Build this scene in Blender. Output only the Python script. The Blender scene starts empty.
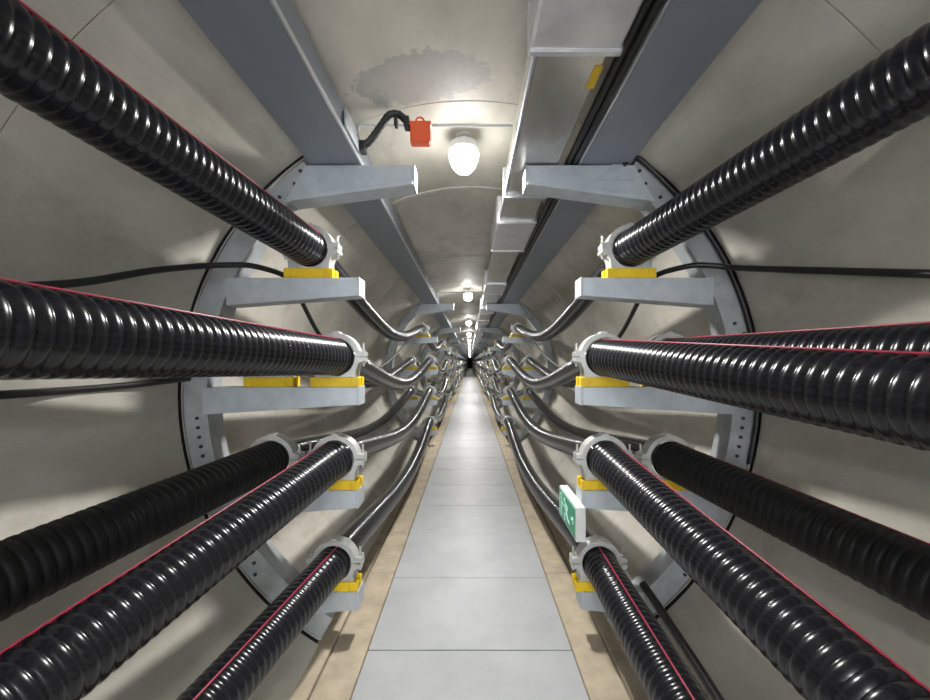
import bpy, bmesh, math, random
from mathutils import Vector, Matrix
random.seed(4)
SC = bpy.context.scene
COL = SC.collection
PI = math.pi

# ------------------------------------------------------------------ camera, world, exposure
CZ = 1.49                      # eye height above the walkway
cam_d = bpy.data.cameras.new('camera')
cam_d.sensor_width = 36.0
cam_d.lens = 36.0 * 380.0 / 930.0
cam_d.shift_x = -5.0 / 930.0
cam_d.shift_y = 12.0 / 930.0
cam_d.clip_start = 0.02
cam_d.clip_end = 300
cam = bpy.data.objects.new('camera', cam_d)
cam.location = (0, 0, CZ)
cam.rotation_euler = (PI / 2, 0, 0)
COL.objects.link(cam)
SC.camera = cam
w = bpy.data.worlds.new('world')
SC.world = w
w.use_nodes = True
w.node_tree.nodes['Background'].inputs[0].default_value = (0.9, 0.95, 1.0, 1)
w.node_tree.nodes['Background'].inputs[1].default_value = 4.8
SC.view_settings.view_transform = 'Standard'
SC.view_settings.look = 'None'
SC.view_settings.gamma = 1.0
SC.view_settings.use_curve_mapping = False
SC.view_settings.exposure = 0.4
LAMP_W = 46.0

# ------------------------------------------------------------------ layout
D1 = 2.0                       # distance of the nearest frame
S = 4.74                       # spacing of the frames
NR = 20                        # frames along the tunnel
R = 1.52                       # lining radius
CC = CZ - 0.17                 # height of the tunnel axis
Y0, Y1 = -3.4, D1 + S * NR     # ends of the tunnel; near one cut short so world light fills in
RC = 0.097                     # corrugated conduit radius
RK = 0.066                     # smooth cable radius
ORD = ['nearest', 'second', 'third', 'fourth', 'fifth', 'sixth']
SIDE = {-1: 'left', 1: 'right'}


# ------------------------------------------------------------------ materials
def mat(name, col, rough=0.5, metal=0.0, var=0.0, vscale=4.0, bump=0.0, bscale=60.0, col2=None, stretch=None, coat=0.0, spec=None, emit=None):
    m = bpy.data.materials.new(name)
    m.use_nodes = True
    nt = m.node_tree
    b = nt.nodes['Principled BSDF']
    b.inputs['Base Color'].default_value = (*col, 1)
    b.inputs['Roughness'].default_value = rough
    b.inputs['Metallic'].default_value = metal
    if coat:
        b.inputs['Coat Weight'].default_value = coat
        b.inputs['Coat Roughness'].default_value = 0.2
    if spec is not None:
        b.inputs['Specular IOR Level'].default_value = spec
    if emit:
        b.inputs['Emission Color'].default_value = (*emit[0], 1)
        b.inputs['Emission Strength'].default_value = emit[1]
    if var or bump:
        geo = nt.nodes.new('ShaderNodeNewGeometry')
        mp = nt.nodes.new('ShaderNodeMapping')
        nt.links.new(geo.outputs['Position'], mp.inputs[0])
        if stretch:
            mp.inputs['Scale'].default_value = stretch
    if var:
        n = nt.nodes.new('ShaderNodeTexNoise')
        n.inputs['Scale'].default_value = vscale
        n.inputs['Detail'].default_value = 8
        n.inputs['Roughness'].default_value = 0.62
        nt.links.new(mp.outputs[0], n.inputs[0])
        r = nt.nodes.new('ShaderNodeValToRGB')
        c2 = col2 or tuple(c * (1 - var) for c in col)
        r.color_ramp.elements[0].position = 0.32
        r.color_ramp.elements[1].position = 0.62
        r.color_ramp.elements[0].color = (*c2, 1)
        r.color_ramp.elements[1].color = (*col, 1)
        nt.links.new(n.outputs['Fac'], r.inputs[0])
        nt.links.new(r.outputs[0], b.inputs['Base Color'])
    if bump:
        n2 = nt.nodes.new('ShaderNodeTexNoise')
        n2.inputs['Scale'].default_value = bscale
        n2.inputs['Detail'].default_value = 6
        nt.links.new(mp.outputs[0], n2.inputs[0])
        bp = nt.nodes.new('ShaderNodeBump')
        bp.inputs['Strength'].default_value = bump
        bp.inputs['Distance'].default_value = 0.01
        nt.links.new(n2.outputs['Fac'], bp.inputs['Height'])
        nt.links.new(bp.outputs[0], b.inputs['Normal'])
    return m


def concrete():
    m = mat('lining_concrete', (0.70, 0.665, 0.585), 0.5, var=0.2, vscale=1.6, col2=(0.45, 0.43, 0.37), bump=0.3, bscale=20, stretch=(1, 0.6, 1))
    nt = m.node_tree
    b = nt.nodes['Principled BSDF']
    ramp = [n for n in nt.nodes if n.type == 'VALTORGB'][0]
    mp = [n for n in nt.nodes if n.type == 'MAPPING'][0]
    n = nt.nodes.new('ShaderNodeTexNoise')          # dark stains of their own shape
    n.inputs['Scale'].default_value = 2.7
    n.inputs['Detail'].default_value = 10
    n.inputs['Roughness'].default_value = 0.72
    nt.links.new(mp.outputs[0], n.inputs[0])
    r = nt.nodes.new('ShaderNodeValToRGB')
    r.color_ramp.elements[0].position = 0.53
    r.color_ramp.elements[1].position = 0.72
    r.color_ramp.elements[0].color = (0, 0, 0, 1)
    r.color_ramp.elements[1].color = (0.55, 0.55, 0.55, 1)
    nt.links.new(n.outputs['Fac'], r.inputs[0])
    mx = nt.nodes.new('ShaderNodeMix')
    mx.data_type = 'RGBA'
    mx.inputs[7].default_value = (0.25, 0.22, 0.17, 1)
    nt.links.new(r.outputs[0], mx.inputs[0])
    nt.links.new(ramp.outputs[0], mx.inputs[6])
    # grey mortar skim on the crown, with speckled rim
    geo = [q for q in nt.nodes if q.type == 'NEW_GEOMETRY'][0]
    sub = nt.nodes.new('ShaderNodeVectorMath')
    sub.operation = 'SUBTRACT'
    sub.inputs[1].default_value = (-0.22, 1.78, 2.82)
    nt.links.new(geo.outputs['Position'], sub.inputs[0])
    scl = nt.nodes.new('ShaderNodeVectorMath')
    scl.operation = 'MULTIPLY'
    scl.inputs[1].default_value = (1 / 0.42, 1 / 0.20, 1 / 0.6)
    nt.links.new(sub.outputs[0], scl.inputs[0])
    ln = nt.nodes.new('ShaderNodeVectorMath')
    ln.operation = 'LENGTH'
    nt.links.new(scl.outputs[0], ln.inputs[0])
    nz = nt.nodes.new('ShaderNodeTexNoise')
    nz.inputs['Scale'].default_value = 9
    nz.inputs['Detail'].default_value = 8
    nz.inputs['Roughness'].default_value = 0.7
    nt.links.new(geo.outputs['Position'], nz.inputs[0])
    ad = nt.nodes.new('ShaderNodeMath')
    ad.operation = 'MULTIPLY_ADD'
    ad.inputs[1].default_value = 1.6
    nt.links.new(nz.outputs['Fac'], ad.inputs[0])
    nt.links.new(ln.outputs['Value'], ad.inputs[2])
    rp = nt.nodes.new('ShaderNodeValToRGB')
    e = rp.color_ramp.elements
    e[0].position, e[0].color = 0.0, (0.45, 0.45, 0.45, 1)
    e[1].position, e[1].color = 1.0, (0, 0, 0, 1)
    for pos, v in ((0.60, 0.45), (0.76, 0.62), (0.80, 0.0)):
        q = e.new(pos)
        q.color = (v, v, v, 1)
    hv = nt.nodes.new('ShaderNodeMath')
    hv.operation = 'MULTIPLY'
    hv.inputs[1].default_value = 0.5
    nt.links.new(ad.outputs[0], hv.inputs[0])
    nt.links.new(hv.outputs[0], rp.inputs[0])
    m2 = nt.nodes.new('ShaderNodeMix')
    m2.data_type = 'RGBA'
    m2.inputs[7].default_value = (0.36, 0.365, 0.37, 1)
    nt.links.new(rp.outputs[0], m2.inputs[0])
    nt.links.new(mx.outputs[2], m2.inputs[6])
    nt.links.new(m2.outputs[2], b.inputs['Base Color'])
    return m


M = dict(
    concrete=concrete(),
    sealant=mat('joint_sealant', (0.62, 0.61, 0.57), 0.6, var=0.25, vscale=9),
    rubber=mat('black_rubber', (0.012, 0.012, 0.013), 0.6),
    plate=mat('walkway_plate', (0.45, 0.46, 0.465), 0.44, var=0.12, vscale=3.0, col2=(0.38, 0.39, 0.395), bump=0.05, bscale=140),
    kerb=mat('kerb_concrete', (0.50, 0.42, 0.31), 0.85, var=0.3, vscale=7, col2=(0.36, 0.30, 0.22), bump=0.35, bscale=60),
    slab=mat('slab_concrete', (0.20, 0.18, 0.15), 0.9, var=0.3, vscale=6),
    galv=mat('galvanised_steel', (0.58, 0.625, 0.67), 0.42, metal=0.35, var=0.16, vscale=11, bump=0.04, bscale=160),
    frame=mat('galvanised_plate', (0.50, 0.525, 0.54), 0.5, metal=0.3, var=0.25, vscale=9, bump=0.05, bscale=90),
    trough=mat('grey_blue_painted_steel', (0.27, 0.30, 0.345), 0.42, metal=0.15, var=0.1, vscale=2, stretch=(3, .5, 3)),
    lip=mat('highlight_edge_steel', (0.60, 0.62, 0.66), 0.3, metal=0.7),  # edge highlights of trough and duct put into a paler metal
    foil=mat('foil_duct', (0.62, 0.60, 0.56), 0.3, metal=0.8, var=0.25, vscale=7, bump=0.22, bscale=11, stretch=(1, .5, 1)),
    sleeve=mat('foil_sleeve', (0.80, 0.80, 0.83), 0.3, metal=0.6, var=0.15, vscale=8, bump=0.4, bscale=16),
    conduit=mat('black_conduit_plastic', (0.010, 0.010, 0.013), 0.235, spec=0.55),
    conduit_matt=mat('matt_black_conduit', (0.008, 0.008, 0.009), 0.5, spec=0.35),
    stripe=mat('red_stripe', (0.36, 0.022, 0.055), 0.35),
    cable=mat('black_cable_jacket', (0.013, 0.0125, 0.014), 0.24, spec=0.45),
    wire=mat('thin_black_cable', (0.014, 0.014, 0.015), 0.4),
    cleat=mat('cast_aluminium', (0.62, 0.62, 0.60), 0.42, metal=0.45, var=0.2, vscale=16, bump=0.08, bscale=120),
    bolt=mat('zinc_bolt', (0.66, 0.65, 0.62), 0.32, metal=0.8),
    hole_black=mat('hole_black', (0.03, 0.03, 0.03), 0.5),
    yellow=mat('yellow_pad', (0.90, 0.62, 0.015), 0.4, var=0.12, vscale=10, col2=(0.78, 0.50, 0.015)),
    white=mat('white_painted_metal', (0.72, 0.73, 0.72), 0.4),
    globe=mat('lamp_globe', (1, 1, 1), 0.3, emit=((1.0, 0.985, 0.95), 26.0)),
    orange=mat('orange_red_plastic', (0.86, 0.13, 0.045), 0.4),
    hose=mat('black_hose', (0.02, 0.022, 0.021), 0.45),
    green=mat('sign_green', (0.01, 0.30, 0.16), 0.35),
    mint=mat('sign_mint_figure', (0.55, 0.90, 0.74), 0.35),
)


# ------------------------------------------------------------------ mesh builder
class MB:
    def __init__(s):
        s.v, s.f, s.mi = [], [], []

    def add(s, vs, fs, mi=0):
        o = len(s.v)
        s.v += [tuple(p) for p in vs]
        s.f += [tuple(i + o for i in f) for f in fs]
        s.mi += [mi] * len(fs)
        return s

    def box(s, x0, x1, y0, y1, z0, z1, mi=0):
        x0, x1 = min(x0, x1), max(x0, x1)
        vs = [(x, y, z) for x in (x0, x1) for y in (y0, y1) for z in (z0, z1)]
        return s.add(vs, [(0, 1, 3, 2), (4, 6, 7, 5), (0, 4, 5, 1), (2, 3, 7, 6), (0, 2, 6, 4), (1, 5, 7, 3)], mi)

    def prism(s, poly, y0, y1, mi=0):            # polygon in XZ extruded along Y
        n = len(poly)
        a = sum(poly[i][0] * poly[(i + 1) % n][1] - poly[(i + 1) % n][0] * poly[i][1] for i in range(n))
        if a < 0:
            poly = poly[::-1]
        vs = [(x, y0, z) for x, z in poly] + [(x, y1, z) for x, z in poly]
        fs = [tuple(range(n)), tuple(range(2 * n - 1, n - 1, -1))]
        fs += [(i, n + i, n + (i + 1) % n, (i + 1) % n) for i in range(n)]
        return s.add(vs, fs, mi)

    def tube(s, pts, rad, seg=12, caps=True, mi=0):
        pts = [Vector(p) for p in pts]
        n = len(pts)
        rr = rad if isinstance(rad, (list, tuple)) else [rad] * n
        vs, fs = [], []
        up = None
        for i, p in enumerate(pts):
            t = (pts[min(i + 1, n - 1)] - pts[max(i - 1, 0)]).normalized()
            if up is None:
                up = Vector((0, 0, 1)) if abs(t.z) < 0.9 else Vector((1, 0, 0))
            a = t.cross(up).normalized()
            up = a.cross(t).normalized()
            for k in range(seg):
                q = 2 * PI * k / seg
                vs.append(p + (a * math.cos(q) + up * math.sin(q)) * rr[i])
        for i in range(n - 1):
            for k in range(seg):
                k2 = (k + 1) % seg
                fs.append((i * seg + k, i * seg + k2, (i + 1) * seg + k2, (i + 1) * seg + k))
        if caps:
            fs.append(tuple(range(seg - 1, -1, -1)))
            fs.append(tuple((n - 1) * seg + k for k in range(seg)))
        return s.add(vs, fs, mi)

    def cyl(s, p0, p1, r, seg=12, mi=0):
        return s.tube([p0, p1], r, seg, True, mi)

    def mesh(s, name, mats, smooth=None, bevel=0.0):
        me = bpy.data.meshes.new(name)
        me.from_pydata(s.v, [], s.f)
        for i, k in enumerate(s.mi):
            me.polygons[i].material_index = k
        bm = bmesh.new()
        bm.from_mesh(me)
        bmesh.ops.recalc_face_normals(bm, faces=bm.faces)
        if bevel:
            es = [e for e in bm.edges if len(e.link_faces) == 2 and e.calc_face_angle(0) > 0.6]
            bmesh.ops.bevel(bm, geom=es, offset=bevel, segments=1, affect='EDGES', clamp_overlap=True)
        bm.to_mesh(me)
        bm.free()
        for m_ in (mats if isinstance(mats, (list, tuple)) else [mats]):
            me.materials.append(M[m_])
        if smooth:
            me.polygons.foreach_set('use_smooth', [True] * len(me.polygons))
            me.set_sharp_from_angle(angle=math.radians(smooth))
        return me


def obj(name, me, parent=None, loc=None):
    o = bpy.data.objects.new(name, me)
    COL.objects.link(o)
    if parent:
        o.parent = parent
    if loc is not None:
        o.location = loc
    return o


def empty(name, loc=(0, 0, 0)):
    o = bpy.data.objects.new(name, None)
    o.empty_display_size = 0.1
    o.location = loc
    COL.objects.link(o)
    return o


def tag(o, label, cat, group=None):
    o['label'] = label
    o['category'] = cat
    if group:
        o['group'] = group
    return o


def struct(o, label=None):
    o['kind'] = 'structure'
    if label:
        o['label'] = label
    return o


def ray(px, py, t):
    """pixel of the photograph to a point at t times the distance of the nearest frame"""
    d = D1 * t
    return Vector(((px - 470) / 380 * d, d, CZ - (py - 362) / 380 * d))


def spline(pts, step):
    pts = [Vector(p) for p in pts]
    P = [pts[0] * 2 - pts[1]] + pts + [pts[-1] * 2 - pts[-2]]
    out = []
    for i in range(1, len(P) - 2):
        n = max(2, int((P[i + 1] - P[i]).length / step))
        for k in range(n):
            u = k / n
            a, b, c, d = P[i - 1], P[i], P[i + 1], P[i + 2]
            out.append(0.5 * ((2 * b) + (c - a) * u + (2 * a - 5 * b + 4 * c - d) * u * u + (3 * b - a - 3 * c + d) * u ** 3))
    out.append(pts[-1])
    return out


def resample(pts, step):
    L = [0]
    for a, b in zip(pts, pts[1:]):
        L.append(L[-1] + (b - a).length)
    n = int(L[-1] / step)
    out, j = [], 0
    for i in range(n + 1):
        d = i * step
        while j < len(L) - 2 and L[j + 1] < d:
            j += 1
        u = (d - L[j]) / max(1e-9, L[j + 1] - L[j])
        out.append(pts[j].lerp(pts[j + 1], min(1, u)))
    return out


# ------------------------------------------------------------------ tunnel lining
LR = S / 5                                           # length of one lining ring
def arc_band(r0, r1, y0, y1, a0, a1, seg):
    """closed band between radii r0<r1, angle measured from +x towards +z"""
    mb = MB()
    vs, fs = [], []
    full = abs(a1 - a0 - 2 * PI) < 1e-6
    n = seg if full else seg + 1
    for i in range(n):
        a = a0 + (a1 - a0) * i / seg
        c, s_ = math.cos(a), math.sin(a)
        for (r, y) in ((r0, y0), (r0, y1), (r1, y1), (r1, y0)):
            vs.append((c * r, y, s_ * r))
    for i in range(seg):
        j = (i + 1) % n
        for k in range(4):
            k2 = (k + 1) % 4
            fs.append((i * 4 + k, i * 4 + k2, j * 4 + k2, j * 4 + k))
    if not full:
        fs.append((0, 1, 2, 3))
        fs.append(tuple((n - 1) * 4 + k for k in (3, 2, 1, 0)))
    mb.add(vs, fs)
    return mb


wall = struct(empty('wall_tunnel', (0, 0, 0)), 'round pale concrete tunnel lining of short rings')
ring_me = [arc_band(R, R + 0.06, g0, LR - g1, 0, 2 * PI, 120).mesh('lining_ring', 'concrete', 30) for g0, g1 in ((0.016, .0015), (.0015, .0015), (.0015, .016))]
nring = int(round((Y1 - Y0) / LR)) + 1
ks = [k for k in range(-6, 200) if D1 + k * LR < Y1 - 0.1]
for k in ks:
    obj('lining_ring', ring_me[0 if k % 5 == 0 else 2 if k % 5 == 4 else 1], wall, (0, D1 - 0.008 + k * LR, CC))
sleeve_me = arc_band(R + 0.008, R + 0.09, D1 + ks[0] * LR, Y1 + 0.2, 0, 2 * PI, 96).mesh('gasket', 'rubber', 30)
obj('gasket', sleeve_me, wall, (0, 0, CC))
strip_me = arc_band(R - 0.006, R + 0.01, -0.02, 0.02, math.radians(52), math.radians(128), 24).mesh('joint_strip', 'sealant', 30)
short_me = {s_: arc_band(R - 0.012, R + 0.01, -0.03, 0.03, math.radians(90 - s_ * 46 - 5), math.radians(90 - s_ * 46 + 5), 6).mesh('joint_cover', 'sealant', 30) for s_ in (-1, 1)}
crown_me = arc_band(R - 0.003, R + 0.01, -0.03, 0.03, math.radians(58), math.radians(122), 24).mesh('joint_strip', 'concrete', 30)
for k in range(0, 46, 5):
    obj('joint_strip', crown_me, wall, (0, D1 - 0.008 + k * LR, CC))
for k in range(1, 46, 2):
    if k % 5 == 0:
        continue
    obj('joint_strip', strip_me, wall, (0, D1 - 0.008 + k * LR, CC))
    for s_ in (-1, 1):
        obj('joint_cover', short_me[s_], wall, (0, D1 - 0.008 + k * LR, CC))


end_me = MB().cyl((0, Y1, CC), (0, Y1 + 0.1, CC), R + 0.05, 64).mesh('wall_end', 'slab', 30)
struct(obj('wall_end', end_me), 'dark far end of the tunnel')

# ------------------------------------------------------------------ floor
floor = struct(empty('floor', (0, 0, 0)), 'pale grey walkway plates between two brown concrete kerbs')
slab_me = MB().box(-0.80, 0.80, Y0 + 0.2, Y1, -0.14, -0.03).mesh('slab', 'slab')
obj('slab', slab_me, floor)
PL = 0.66
pm = MB().box(-0.527, 0.527, 0.003, PL - 0.003, -0.031, 0.0).mesh('walkway_plate', 'plate', bevel=0.003)
y_first = 380 * CZ / 288.0                              # joint seen nearest in the photograph
k = -7
n_pl = 0
while y_first + k * PL < Y1 - PL:
    o = obj('walkway_plate', pm, floor, (0, y_first + k * PL, random.uniform(-.001, .001)))
    n_pl += 1
    k += 1
for s_ in (-1, 1):
    kme = MB().box(s_ * 0.534, s_ * 0.712, 0.002, 1.578, -0.031, -0.004).mesh('kerb_block', 'kerb', bevel=0.006)
    ome = MB().prism([(s_ * 0.718, -0.031), (s_ * 0.718, 0.008), (s_ * 0.80, 0.02), (s_ * 0.80, -0.031)], 0.002, 2.368).mesh('kerb_edge', 'kerb', bevel=0.004)
    for k in range(-3, int((Y1 - D1) / 1.58) - 1):
        obj('kerb_block', kme, floor, (0, 1.12 + k * 1.58, random.uniform(-.003, .002)))
    for k in range(-2, int((Y1 - D1) / 2.37) - 1):
        obj('kerb_edge', ome, floor, (0, 0.7 + k * 2.37, random.uniform(-.003, .002)))

# ------------------------------------------------------------------ support frames
ARM_TOP = [CZ + v for v in (1.032, 0.442, -0.132, -0.674, -1.208)]
ARM_TIP = [0.30, 0.59, 0.59, 0.595, 0.595]
RI = R - 0.135                                         # inner radius of the curved upright
AY = 0.10                                              # arm depth


def chord(z, r):
    return math.sqrt(max(0.0, r * r - (z - CC) ** 2))


A_TOP, A_BOT = math.radians(54.5), -math.radians(58.5)


def upright_mesh(s_):
    """curved channel hugging the lining: front plate, inner web, rear plate"""
    mb = MB()
    seg = 40

    def ang(i):
        a = A_BOT + (A_TOP - A_BOT) * i / seg
        return a if s_ > 0 else PI - a

    def band(r0, r1, y0, y1):
        vs, fs = [], []
        for i in range(seg + 1):
            a = ang(i)
            for (r, y) in ((r0, y0), (r0, y1), (r1, y1), (r1, y0)):
                vs.append((math.cos(a) * r, y, CC + math.sin(a) * r))
        for i in range(seg):
            for k in range(4):
                k2 = (k + 1) % 4
                fs.append((i * 4 + k, i * 4 + k2, i * 4 + 4 + k2, i * 4 + 4 + k))
        fs += [(0, 1, 2, 3), tuple(seg * 4 + k for k in (3, 2, 1, 0))]
        mb.add(vs, fs)
    band(RI, R - 0.012, 0.0, 0.008)
    band(RI, RI + 0.008, 0.008, 0.112)
    band(RI, R - 0.012, 0.112, 0.12)
    return mb.mesh('upright', 'frame', 35)


def arm_mesh(i, s_):
    z = ARM_TOP[i]
    root = chord(z - 0.03, RI + 0.02) if i else 0.975
    tip = ARM_TIP[i]
    h1 = 0.093 if i else 0.105
    h0 = 0.145 if i else 0.195
    if i == 4:
        h0 = 0.125
    poly = [(s_ * (root if i else 0.862), z), (s_ * tip, z), (s_ * tip, z - h1), (s_ * root, z - h0)]
    mb = MB()
    y0 = -0.008
    mb.prism(poly, y0, y0 + 0.008)                                       # front web
    rt = root if i else 0.862
    mb.prism([(s_ * rt, z), (s_ * tip, z), (s_ * tip, z - .008), (s_ * rt, z - .008)], y0 + .008, AY)
    mb.prism([(s_ * root, z - h0), (s_ * tip, z - h1), (s_ * tip, z - h1 + .008), (s_ * root, z - h0 + .008)], y0 + .008, AY)
    if i == 0:                                                           # lower lip of the top arm stands proud
        mb.prism([(s_ * (root - .03), z - h0), (s_ * tip, z - h1), (s_ * tip, z - h1 + .016), (s_ * (root - .03), z - h0 + .03)], y0 - .014, y0)
    me = mb.mesh('arm', 'galv', bevel=0.002)
    ep = MB().box(s_ * tip, s_ * (tip - 0.010), y0, AY, z - h1 - 0.002, z + 0.004).mesh('end_plate', 'galv', bevel=0.002)
    return me, ep


FR = {}
for s_ in (-1, 1):
    FR[s_] = (upright_mesh(s_), [arm_mesh(i, s_) for i in range(5)])
hole_me = MB().cyl((0, -0.007, 0), (0, 0.002, 0), 0.009, 8).mesh('bolt', 'hole_black', 40)  # dark stubs standing for bolt holes, their shade put into the colour
gus = {}
for s_ in (-1, 1):
    z = ARM_TOP[0]
    gus[s_] = MB().prism([(s_ * 0.80, z + .003), (s_ * 0.74, z + .003), (s_ * 0.74, z - .02), (s_ * 0.66, z - .08), (s_ * 0.86, z - .08)], -0.013, -0.008).mesh('gusset', 'galv', bevel=0.0015)
for k in range(NR):
    for s_ in (-1, 1):
        fr = empty('support_frame', (s_ * chord(0, RI), D1 + k * S, 0))
        near = k < 6
        tag(fr, ('galvanised curved frame with five arms, %s %s frame from the camera' % (ORD[k], SIDE[s_])) if near
            else 'small galvanised frame far down the %s side, beyond the sixth frame' % SIDE[s_],
            'support frame', 'curved frames on the %s wall' % SIDE[s_])
        off = (-s_ * chord(0, RI), 0, 0)
        up = obj('upright', FR[s_][0], fr, off)
        for i in range(5):
            a = obj('arm', FR[s_][1][i][0], fr, off)
            if k < 5:
                obj('end_plate', FR[s_][1][i][1], a)
        if k < 3:
            if s_ > 0:
                obj('gusset', gus[s_], fr, off)
            for ad in (52.8, 50.2, 46, 40, 15, 12.5, 10, -5, -7, -9, -11, -13, -38, -40):
                a = math.radians(ad) if s_ > 0 else PI - math.radians(ad)
                rr = (RI + R) / 2 + (0.022 if ad in (52.8, -40, 12.5) else -0.012)
                obj('bolt', hole_me, up, (math.cos(a) * rr, 0, CC + math.sin(a) * rr))

# ------------------------------------------------------------------ cleats and pads
LINES = {}    # key -> (x, height above eye, arm, side, radius of near conduit, plain words)
for s_ in (-1, 1):
    L = 'L' if s_ < 0 else 'R'
    LINES[L + '1'] = (s_ * 0.85, 0.600, 1, s_, RC, 'top')
    LINES[L + '2'] = (s_ * 0.71, 0.026, 2, s_, RC, 'inner middle')
    LINES[L + '2b'] = (s_ * 1.06, 0.026, 2, s_, RC, 'outer middle')
    LINES[L + '3'] = (s_ * 1.055, -0.516, 3, s_, RC, 'outer lower')
    LINES[L + '4'] = (s_ * 0.715, -0.516, 3, s_, RC, 'inner lower')
    LINES[L + '5'] = (s_ * (0.72 if s_ < 0 else 0.685), -1.065, 4, s_, 0.088, 'lowest')


def arcpts(r, a0, a1, n):
    return [(r * math.cos(math.radians(a0 + (a1 - a0) * i / n)), r * math.sin(math.radians(a0 + (a1 - a0) * i / n))) for i in range(n + 1)]


def cleat_meshes(ri, h, pw=0.13):
    """ri bore radius, h height of the bore axis above the arm"""
    ro = ri + 0.024
    pad_h = 0.052
    lug = ro + 0.026
    lo = arcpts(ri, 180, 360, 20)
    lo += [(lug, -0.002), (lug, -0.022), (ro * 0.98, -0.030), (ro * 0.86, -ro * 0.55), (0.108, -h + pad_h + 0.012), (0.108, -h + pad_h),
           (-0.108, -h + pad_h), (-0.108, -h + pad_h + 0.012), (-ro * 0.86, -ro * 0.55), (-ro * 0.98, -0.030), (-lug, -0.022), (-lug, -0.002)]
    hi = arcpts(ri, 0, 180, 20)
    hi += [(-lug, 0.004), (-lug, 0.026)] + [p for p in arcpts(ro, 165, 15, 16)] + [(lug, 0.026), (lug, 0.004)]
    y0, y1 = 0.0, 0.075
    low = MB().prism(lo, y0, y1)
    top = MB().prism(hi, y0 + .004, y1 - .004)
    top.prism([(-0.02, ro - .003), (0.02, ro - .003), (0.014, ro + .008), (-.014, ro + .008)], y0 + .01, y1 - .01)
    bx = lug - 0.012
    bolt = MB().cyl((0, .037, -.05), (0, .037, .075), 0.0055, 8).cyl((0, .037, .028), (0, .037, .04), .012, 6).cyl((0, .037, -.036), (0, .037, -.024), .012, 6)
    pad = MB()
    # yellow base with an open bolt slot at each end
    for sg in (-1, 1):
        pad.box(sg * (pw - .045), sg * pw, -.006, 0.024, -h, -h + pad_h)
        pad.box(sg * (pw - .045), sg * pw, 0.050, 0.082, -h, -h + pad_h)
    pad.box(-(pw - .045), pw - .045, -.006, .082, -h, -h + pad_h)
    return low, top, bolt, pad, bx


HB = 0.158
CL = {}
for key, ri, h in (('near', RC + 0.006, HB), ('low', 0.088 + .006, 0.143), ('far', RK + 0.004, HB), ('farlow', 0.078 + 0.004, 0.143)):
    low, top, bolt, pad, bx = cleat_meshes(ri, h)
    one = MB()
    one.add(low.v, low.f, 0).add(top.v, top.f, 0).add(pad.v, pad.f, 1)
    CL[key] = (low.mesh('lower_saddle', 'cleat', 35), top.mesh('upper_strap', 'cleat', 35), bolt.mesh('bolt', 'bolt', 40),
               pad.mesh('pad', 'yellow', bevel=0.003), one.mesh('cable_cleat', ['cleat', 'yellow'], 35), bx)
for k in range(NR):
    for key, (x, zr, arm, s_, rc, words) in LINES.items():
        lowest = words == 'lowest'
        ck = ('low' if lowest else 'near') if k == 0 else ('farlow' if lowest else 'far')
        low, top, bolt, pad, one, bx = CL[ck]
        h = 0.143 if lowest else HB
        base = Vector((x, D1 + k * S, ARM_TOP[arm] + 0.0005))
        g = 'cable cleats on the %s frames' % SIDE[s_]
        lab = ('grey cleat on yellow pad holding the %s %s cable at the %s frame' % (words, SIDE[s_], ORD[k])) if k < 6 else \
            'tiny cleat on yellow pad far down the %s side, beyond the sixth frame' % SIDE[s_]
        if k < 3:
            c = empty('cable_cleat', base)
            obj('lower_saddle', low, c, (0, 0, h))
            obj('upper_strap', top, c, (0, 0, h))
            obj('pad', pad, c, (0, 0, h))
            for sg in (-1, 1):
                obj('bolt', bolt, c, (sg * bx, 0, h))
        else:
            c = obj('cable_cleat', one, None, base + Vector((0, 0, h)))
        tag(c, lab, 'cable cleat', g)


# ------------------------------------------------------------------ corrugated conduits of the near bay
PITCH = 0.0315


def conduit_mesh(path, r, matname):
    """ribbed pipe: rounded ribs with narrow valleys between them"""
    sub = 6
    pts = resample(path, PITCH / sub)
    n = len(pts)
    prof = [0.0, 0.62, 0.93, 1.0, 0.93, 0.62]
    rr = [r - 0.0065 + 0.0065 * prof[i % sub] for i in range(n)]
    return MB().tube(pts, rr, 44, True).mesh('corrugated_conduit', matname, 75)


def offset_path(path, r, ang):
    c, s_ = math.cos(ang), math.sin(ang)
    out = []
    n = len(path)
    for i, p in enumerate(path):
        t = (path[min(i + 1, n - 1)] - path[max(i - 1, 0)]).normalized()
        d = Vector((c, 0, s_))
        d = (d - t * d.dot(t)).normalized()
        out.append(p + d * r)
    return out


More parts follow.
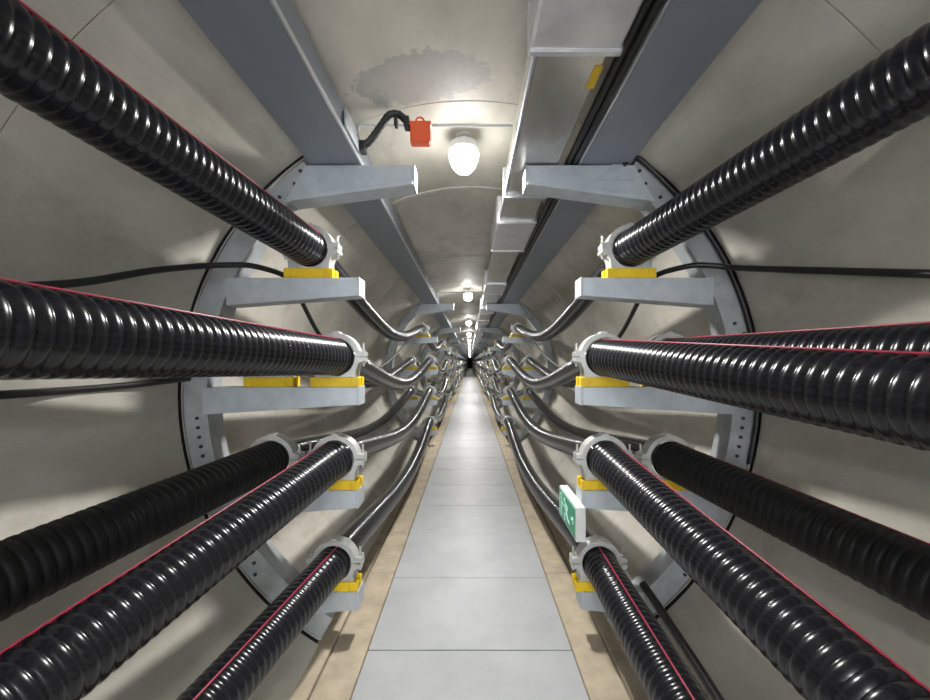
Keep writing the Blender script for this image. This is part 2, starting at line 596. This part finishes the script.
# where each conduit leaves the picture: pixel of its axis, distance in metres, stripe angle
NEAR = {
    'L1': ((0, 43), 0.82, 48), 'R1': ((930, 70), 0.90, None),
    'L2': ((0, 330), 0.73, 76), 'R2': ((930, 402), 0.75, 100),
    'L2b': ((0, 325), 0.98, None), 'R2b': ((930, 360), 0.98, 96),
    'L3': ((0, 580), 0.98, None), 'R3': ((930, 582), 1.06, 66),
    'L4': ((44, 676), 0.86, 118), 'R4': ((810, 647), 0.92, 60),
    'L5': ((222, 690), 1.27, 78), 'R5': ((675, 693), 1.32, 92),
}
NEAR_LABEL = {
    'L1': 'black ribbed conduit rising to the top left corner', 'R1': 'black ribbed conduit rising to the top right corner',
    'L2': 'thick black ribbed conduit with red top stripe leaving the left edge at mid height',
    'R2': 'thick glossy black ribbed conduit leaving the right edge at mid height, in front of another',
    'L2b': 'black ribbed conduit hidden behind the thick left conduit at mid height',
    'R2b': 'black ribbed conduit running just behind the thick right conduit at mid height',
    'L3': 'matt black ribbed conduit without stripe along the lower left wall',
    'R3': 'matt black ribbed conduit with red stripe along the lower right wall',
    'L4': 'glossy black ribbed conduit with red stripe running to the bottom left corner',
    'R4': 'glossy black ribbed conduit with red stripe running to the bottom right corner',
    'L5': 'lowest left black ribbed conduit with pink stripe beside the kerb',
    'R5': 'lowest right black ribbed conduit with dark pink stripe beside the kerb',
}
for key, (px, d, st) in NEAR.items():
    x, zr, arm, s_, rc, words = LINES[key]
    zr = ARM_TOP[arm] - CZ + (0.143 if words == 'lowest' else HB)
    p0 = Vector((x, D1 + 0.035, CZ + zr))
    p1 = ray(px[0], px[1], d / D1)
    dirn = (p1 - p0).normalized()
    a = p0.copy()
    b = p0 + dirn * 0.06
    b.x, b.z = (b.x + p0.x) / 2, (b.z + p0.z) / 2
    p2 = p1 + dirn * 0.35
    e1 = p2 + Vector((dirn.x * 0.35, dirn.y * 0.9, dirn.z * 0.35)) * 0.5
    e2 = Vector((e1.x, -2.6, e1.z))
    path = spline([a, p0.lerp(p1, 0.08), p0.lerp(p1, 0.35), p0.lerp(p1, 0.7), p1, p2, e1, e2], 0.02)
    path = resample(path, 0.01)
    # stay clear of the lining
    for q in path:
        v = Vector((q.x, 0, q.z - CC))
        if v.length > R - rc - 0.01:
            v = v.normalized() * (R - rc - 0.01)
            q.x, q.z = v.x, v.z + CC
    o = obj('corrugated_conduit', conduit_mesh(path, rc, 'conduit_matt' if key in ('L3', 'R3') else 'conduit'))
    tag(o, NEAR_LABEL[key], 'conduit', 'ribbed conduits of the near bay')
    if st is not None:
        sp = resample(offset_path(path, rc - 0.0005, math.radians(st)), 0.02)
        obj('stripe', MB().tube(sp, 0.0036, 8).mesh('stripe', 'stripe', 60), o)

# ------------------------------------------------------------------ smooth cables beyond the nearest frame
for key, (x, zr, arm, s_, rc, words) in LINES.items():
    zr = ARM_TOP[arm] - CZ + (0.143 if words == 'lowest' else HB)
    sag = {'1': 0.29, '2': 0.27, '2b': 0.25, '3': 0.22, '4': 0.24, '5': 0.2}[key[1:]]
    pts = [Vector((x, D1 + 0.037, CZ + zr))]
    for k in range(NR - 1):
        n = 22 if k < 3 else 12
        for i in range(n + 1):
            u = i / n
            y = D1 + 0.08 + k * S + u * (S - 0.085)
            wob = s_ * 0.03 * math.sin(PI * u) * math.sin(k * 2.1 + arm)
            pts.append(Vector((x + wob, y, CZ + zr - sag * math.sin(PI * u) ** 1.25 * (1 + 0.08 * math.sin(3 * k + arm) if k else 1))))
    o = obj('power_cable', MB().tube(pts, 0.078 if words == 'lowest' else RK, 18).mesh('power_cable', 'cable', 50))
    tag(o, 'smooth black %s %s cable sagging from frame to frame down the tunnel' % (words, SIDE[s_]), 'power cable', 'power cables along the tunnel')

# ------------------------------------------------------------------ steel troughs resting on the top arms
ZT = ARM_TOP[0] + 0.005
for s_ in (-1, 1):
    tr = empty('steel_trough', (s_ * 0.7, 0, ZT))
    tag(tr, 'wide blue-grey steel trough along the crown on the %s top arms' % SIDE[s_], 'steel trough')
    off = (-s_ * 0.7, 0, -ZT)
    body = MB().prism([(s_ * 0.578, ZT), (s_ * 0.842, ZT), (s_ * 0.825, ZT + .035), (s_ * 0.70, ZT + .125), (s_ * 0.578, ZT + .14)], -3.2, D1 + S * (NR - 1)).mesh('trough_body', 'trough', bevel=0.004)
    obj('trough_body', body, tr, off)
    lipm = MB().box(s_ * 0.568, s_ * 0.579, -3.2, D1 + S * (NR - 1), ZT - 0.0, ZT + .022).mesh('edge_lip', 'lip', bevel=0.002)
    obj('edge_lip', lipm, tr, off)
    spl = MB().box(s_ * 0.560, s_ * 0.569, -0.1, 0.1, ZT + .03, ZT + .115).mesh('splice_plate', 'galv', bevel=0.002)
    for k in range(6):
        obj('splice_plate', spl, tr, (off[0], D1 - 0.18 + k * S, off[2]))

# black cable bundle lying between duct and right trough
bz = ARM_TOP[0] + 0.004
bb = empty('cable_bundle', (0.533, 0, bz))
tag(bb, 'flat black cable bundle squeezed between foil duct and right trough', 'cable bundle')
for j, dx in enumerate((-0.0165, 0.0165)):
    pts = [(dx + 0.0008 * math.sin(i * 1.3), -3.2 + i * 0.5, 0.0165) for i in range(int((Y1 - 4) / 0.5))]
    obj('cable', MB().tube(pts, 0.0158, 10).mesh('cable', 'wire', 50), bb)

# ------------------------------------------------------------------ foil wrapped duct
du = empty('foil_duct', (0.35, 0, ARM_TOP[0]))
tag(du, 'square foil-wrapped ventilation duct with collars running along the crown', 'duct')
dz = 0.006
DX0, DX1, DH = -0.125, 0.115, 0.175


def duct_box(x0, x1, z0, z1, y0, y1, name, m_, bev=0.006):
    return MB().box(x0, x1, y0, y1, z0, z1).mesh(name, m_, bevel=bev)


obj('duct_body', duct_box(DX0, DX1, dz, dz + DH, -3.2, D1 + S * 12, 'duct_body', 'foil'), du)
slv = duct_box(DX0 - .03, DX1 + .028, dz - .022, dz + DH + .01, -0.72, 0, 'sleeve', 'sleeve', 0.01)
lipf = duct_box(DX0 - .036, DX1 + .034, dz - .03, dz + DH + .012, -0.03, 0, 'sleeve_flange', 'sleeve', 0.006)
for k in range(0, 12):
    y = 1.26 + k * 2.24
    for kk in range(12):
        fy = D1 + kk * S
        if y - 0.72 < fy + 0.12 and y > fy - 0.03:          # keep clear of the arms
            y = fy - 0.06
    so = obj('sleeve', slv, du, (0, y, 0))
    obj('sleeve_flange', lipf, so)
fl = MB().box(DX0 - .02, DX0 + .004, 0, .022, dz - .016, dz + DH).box(DX0 - .02, DX1 + .016, 0, .022, dz - .018, dz + .004).mesh('flange', 'lip', bevel=0.002)
for k in range(0, 10):
    obj('flange', fl, du, (0, D1 + 0.36 + k * S, 0))
# bright strip on the lower inner corner, the lamp's glare put into its colour
es = MB().box(DX0 - .012, DX0 + .001, -3.2, D1 + S * 12, dz - .002, dz + .03).mesh('lit_edge_strip', 'lip', bevel=0.002)
obj('lit_edge_strip', es, du)

tp = MB().box(DX1 - .028, DX1 + .003, 1.33, 1.44, dz - .003, dz).box(DX1, DX1 + .003, 1.33, 1.44, dz, dz + .08).mesh('yellow_patch', 'yellow')  # small yellow patch on the lower right edge of the duct
obj('yellow_patch', tp, du)

# ------------------------------------------------------------------ crown lamps
lamp_y = [D1 * 1.13 + k * S for k in range(-1, NR - 1)]
hous = MB()
hous.tube([(0, 0, 0.0), (0, 0, -0.012), (0, 0, -0.05), (0, 0, -0.056)], [0.058, 0.084, 0.084, 0.070], 24)
hous_me = hous.mesh('housing', 'white', 40)
gl = MB()
gp = [(0, 0, -0.098 - 0.082 * math.sin(q * PI / 20)) for q in range(-6, 10)] + [(0, 0, -0.18)]
gr = [0.082 * math.cos(q * PI / 20) for q in range(-6, 10)] + [0.004]
gl.tube(gp, gr, 24)
globe_me = gl.mesh('globe', 'globe', 60)
guard = MB()
for q in range(4):
    a = q * PI / 4
    guard.tube([(math.cos(a) * 0.09 * math.cos(u), math.sin(a) * 0.09 * math.cos(u), -0.06 - 0.128 * math.sin(u)) for u in [PI * i / 14 for i in range(15)]], 0.002, 5)
guard_me = guard.mesh('guard', 'white', 60)
stem_me = MB().cyl((0, 0, -0.001), (0, 0, 0.049), 0.016, 12).cyl((0, 0, 0.034), (0, 0, 0.046), 0.045, 16).mesh('stem', 'white', 40)
for i, y in enumerate(lamp_y):
    k = i - 1
    lx = -0.037
    zt = CC + math.sqrt(R * R - lx * lx) - 0.046
    lp = empty('crown_lamp', (lx, y, zt))
    if k < 0:
        lab = 'white round lamp on the crown behind the camera'
    elif k < 6:
        lab = 'glaring white round lamp on the crown, %s from the camera' % ORD[k]
    else:
        lab = 'tiny white lamp in the row of lamps far down the tunnel'
    tag(lp, lab, 'lamp', 'lamps along the crown')
    obj('stem', stem_me, lp)
    obj('housing', hous_me, lp)
    obj('globe', globe_me, lp)
    if k == 0:
        obj('guard', guard_me, lp)
    if k < 8:
        ld = bpy.data.lights.new('lamp_light', 'AREA')
        ld.shape = 'DISK'
        ld.size = 0.15
        ld.energy = LAMP_W
        ld.color = (1.0, 0.985, 0.955)
        lo = bpy.data.objects.new('lamp_light', ld)
        lo.location = (0, 0, -0.195)
        lo.parent = lp
        COL.objects.link(lo)

# ------------------------------------------------------------------ thin white pipe across the crown at the frames
for k in range(5):
    y = D1 - 0.02 + k * S
    z = CZ + 1.232
    zp = [(-0.585, y, z - .03), (-0.575, y, z), (-0.3, y, z + .001), (0.0, y, z), (0.2, y, z - .001), (0.222, y, z - .004)]
    o = obj('cross_pipe', MB().tube(zp, 0.0075, 8).mesh('cross_pipe', 'white', 50))
    tag(o, 'thin white pipe across the crown at the %s frame' % ORD[k], 'pipe', 'thin pipes across the crown')

# orange-red box with loop, hanging on the nearest cross pipe
bx = empty('warning_box', (-0.253, D1 - 0.045, CZ + 1.115))
tag(bx, 'small orange-red box hanging from the crown pipe beside the lamp', 'box')
obj('box_body', MB().box(-0.052, 0.052, -0.03, 0.024, 0.0, 0.105).mesh('box_body', 'orange', bevel=0.008), bx)
obj('box_lid', MB().box(-0.056, 0.056, -0.034, 0.027, 0.085, 0.108).mesh('box_lid', 'orange', bevel=0.005), bx)
loop = [(0.021 * math.cos(2 * PI * i / 20) - 0.004, -0.0, 0.122 + 0.021 * math.sin(2 * PI * i / 20)) for i in range(21)]
obj('loop', MB().tube(loop, 0.0055, 8).mesh('loop', 'orange', 60), bx)

# black hose from the left trough to the box
hp = spline([(-0.558, D1 - 0.05, CZ + 1.10), (-0.51, D1 - 0.06, CZ + 1.13), (-0.455, D1 - 0.06, CZ + 1.205), (-0.41, D1 - 0.06, CZ + 1.262), (-0.36, D1 - 0.06, CZ + 1.262), (-0.322, D1 - 0.06, CZ + 1.225)], 0.012)
ho = empty('black_hose', (-0.44, D1 - 0.06, CZ + 1.1))
tag(ho, 'bent black hose between left trough and orange-red box', 'hose')
hm = MB().tube(hp, [0.017 + 0.002 * (i % 2) for i in range(len(hp))], 12).mesh('hose_body', 'hose', 60)
obj('hose_body', hm, ho, -ho.location)
obj('connector', MB().box(-0.335, -0.308, D1 - .085, D1 - .035, CZ + 1.19, CZ + 1.245).box(-0.385, -0.37, D1 - .08, D1 - .04, CZ + 1.20, CZ + 1.245).mesh('connector', 'hose', bevel=0.003), ho, -ho.location)
obj('connector', MB().box(-0.567, -0.535, D1 - .08, D1 - .02, CZ + 1.075, CZ + 1.125).mesh('connector', 'hose', bevel=0.004), ho, -ho.location)


# ------------------------------------------------------------------ thin cables on the walls
def wire(name, pts, r, label, step=0.03, m_='wire'):
    o = obj(name, MB().tube(spline(pts, step), r, 10).mesh(name, m_, 60))
    return tag(o, label, 'cable', 'thin cables on the walls')


for s_ in (-1, 1):
    if s_ < 0:
        p = [ray(-60, 290, .50), ray(75, 283, .675), ray(150, 271, .80), ray(195, 266.5, .895), ray(225, 265, .935), ray(250, 265.5, .965)]
    else:
        p = [ray(1010, 276, .50), ray(930, 274, .585), ray(835, 271, .735), ray(740, 268, .915), ray(712, 265.5, .95), ray(692, 265.5, .965)]
    zt = ARM_TOP[1]
    p += [Vector((s_ * 1.03, D1 + 0.01, zt + .035)), Vector((s_ * 1.0, D1 + .06, zt + .02)), Vector((s_ * 1.0, D1 + .16, zt - .0)), Vector((s_ * 1.03, D1 + .34, CZ + .36)),
          Vector((s_ * 1.06, D1 + .72, CZ + .17)), Vector((s_ * 1.10, D1 + 1.4, CZ - .04)), Vector((s_ * 1.12, D1 + 2.4, CZ - .1)),
          Vector((s_ * 1.08, D1 + 3.6, CZ + .12)), Vector((s_ * 1.03, D1 + S - .1, zt + .03)), Vector((s_ * 1.0, D1 + S + .05, zt + .02))]
    wire('wall_cable', p, 0.0145, 'thin black cable along the upper %s wall, drooping over the second arm' % SIDE[s_])
p = [ray(-60, 399, .52), ray(0, 395, .59), ray(60, 391, .70), ray(120, 386, .82), ray(185, 379, .985), ray(200, 378, 1.075), ray(216, 377, 1.16), ray(240, 376, 1.3)]
wire('wall_cable', p, 0.015, 'black cable on the left wall just under the thick middle conduit')
p = [ray(990, 690, .505), ray(930, 655, .565), ray(850, 603, .70), ray(780, 562, .86), ray(738, 541, .985), ray(715, 533, 1.07)]
wire('wall_cable', p, 0.006, 'very thin black wire along the lower right wall under the matt conduit')
p = [ray(722, 527, 1.0), ray(724, 541, 1.005)]
pp = [ray(775, 790, .56), ray(740, 735, .635), ray(703, 675, .75), ray(665, 617, .89), ray(643, 584, .975)]
wire('wall_cable', pp, 0.02, 'black cable lying behind the lowest right conduit')
# black cable bent over the right top arm and down along the upright
a_list = [54, 50, 45, 39, 32, 24, 15, 5, -5, -14]
p = [Vector((0.80, D1 - 0.016, ARM_TOP[0] - .005)), Vector((0.835, D1 - 0.022, ARM_TOP[0] + .022)), Vector((0.885, D1 - 0.022, ARM_TOP[0] + .025))]
p += [Vector((math.cos(math.radians(a)) * (R - .018), D1 - 0.016, CC + math.sin(math.radians(a)) * (R - .018))) for a in a_list[2:]]
wire('wall_cable', p, 0.0115, 'black cable bent over the right top arm and down along the nearest upright')

# ------------------------------------------------------------------ emergency exit sign on the right walkway side
SX = 0.535
sy0, sy1 = D1 * 0.958, D1 * 1.136
sz0, sz1 = CZ - 0.910, CZ - 0.735
sg = empty('exit_sign', (SX + .018, (sy0 + sy1) / 2, sz0))
tag(sg, 'green running-man exit sign with white frame beside the lower right arm', 'sign')
hw, hh = (sy1 - sy0) / 2, sz1 - sz0
obj('sign_case', MB().box(-0.018, 0.0315, -hw, hw, 0, hh).mesh('sign_case', 'white', bevel=0.003), sg)
fx = -0.0185
obj('green_panel', MB().box(fx - .003, fx, -hw + .014, hw - .014, .014, hh - .014).mesh('green_panel', 'green'), sg)
fx -= .003


def flat(polys):
    mb = MB()
    for poly in polys:                                  # (u along the walkway, v up), 2 mm thick
        n = len(poly)
        vs = [(fx - .002, u, v) for u, v in poly] + [(fx, u, v) for u, v in poly]
        fs = [tuple(range(n)), tuple(range(2 * n - 1, n - 1, -1))] + [(i, (i + 1) % n, n + (i + 1) % n, n + i) for i in range(n)]
        mb.add(vs, fs)
    return mb


def limb(a, b, wd):
    dx, dy = b[0] - a[0], b[1] - a[1]
    L = math.hypot(dx, dy)
    nx, ny = -dy / L * wd / 2, dx / L * wd / 2
    return [(a[0] + nx, a[1] + ny), (b[0] + nx, b[1] + ny), (b[0] - nx, b[1] - ny), (a[0] - nx, a[1] - ny)]


head = [(0.045 + .014 * math.cos(q * PI / 6), .135 + .014 * math.sin(q * PI / 6)) for q in range(12)]
man = [head, limb((.04, .118), (.005, .075), .028), limb((.005, .078), (.045, .052), .017), limb((.045, .055), (.03, .026), .015),
       limb((.0, .078), (-.03, .048), .017), limb((-.03, .05), (-.065, .045), .014), limb((.035, .115), (.07, .09), .012), limb((.07, .092), (.088, .108), .011),
       limb((.035, .118), (-.005, .118), .012), limb((-.005, .118), (-.022, .098), .011)]
obj('running_man', flat(man).mesh('running_man', 'mint'), sg)
door = [limb((.105, .022), (.105, .148), .012), limb((.105, .144), (.150, .144), .010), limb((.146, .022), (.146, .148), .012)]
arrow = [limb((-.145, .085), (-.095, .085), .012), [(-.118, .108), (-.150, .085), (-.118, .062)]]
obj('door_symbol', flat(door).mesh('door_symbol', 'mint'), sg)
obj('arrow', flat(arrow).mesh('arrow', 'mint'), sg)
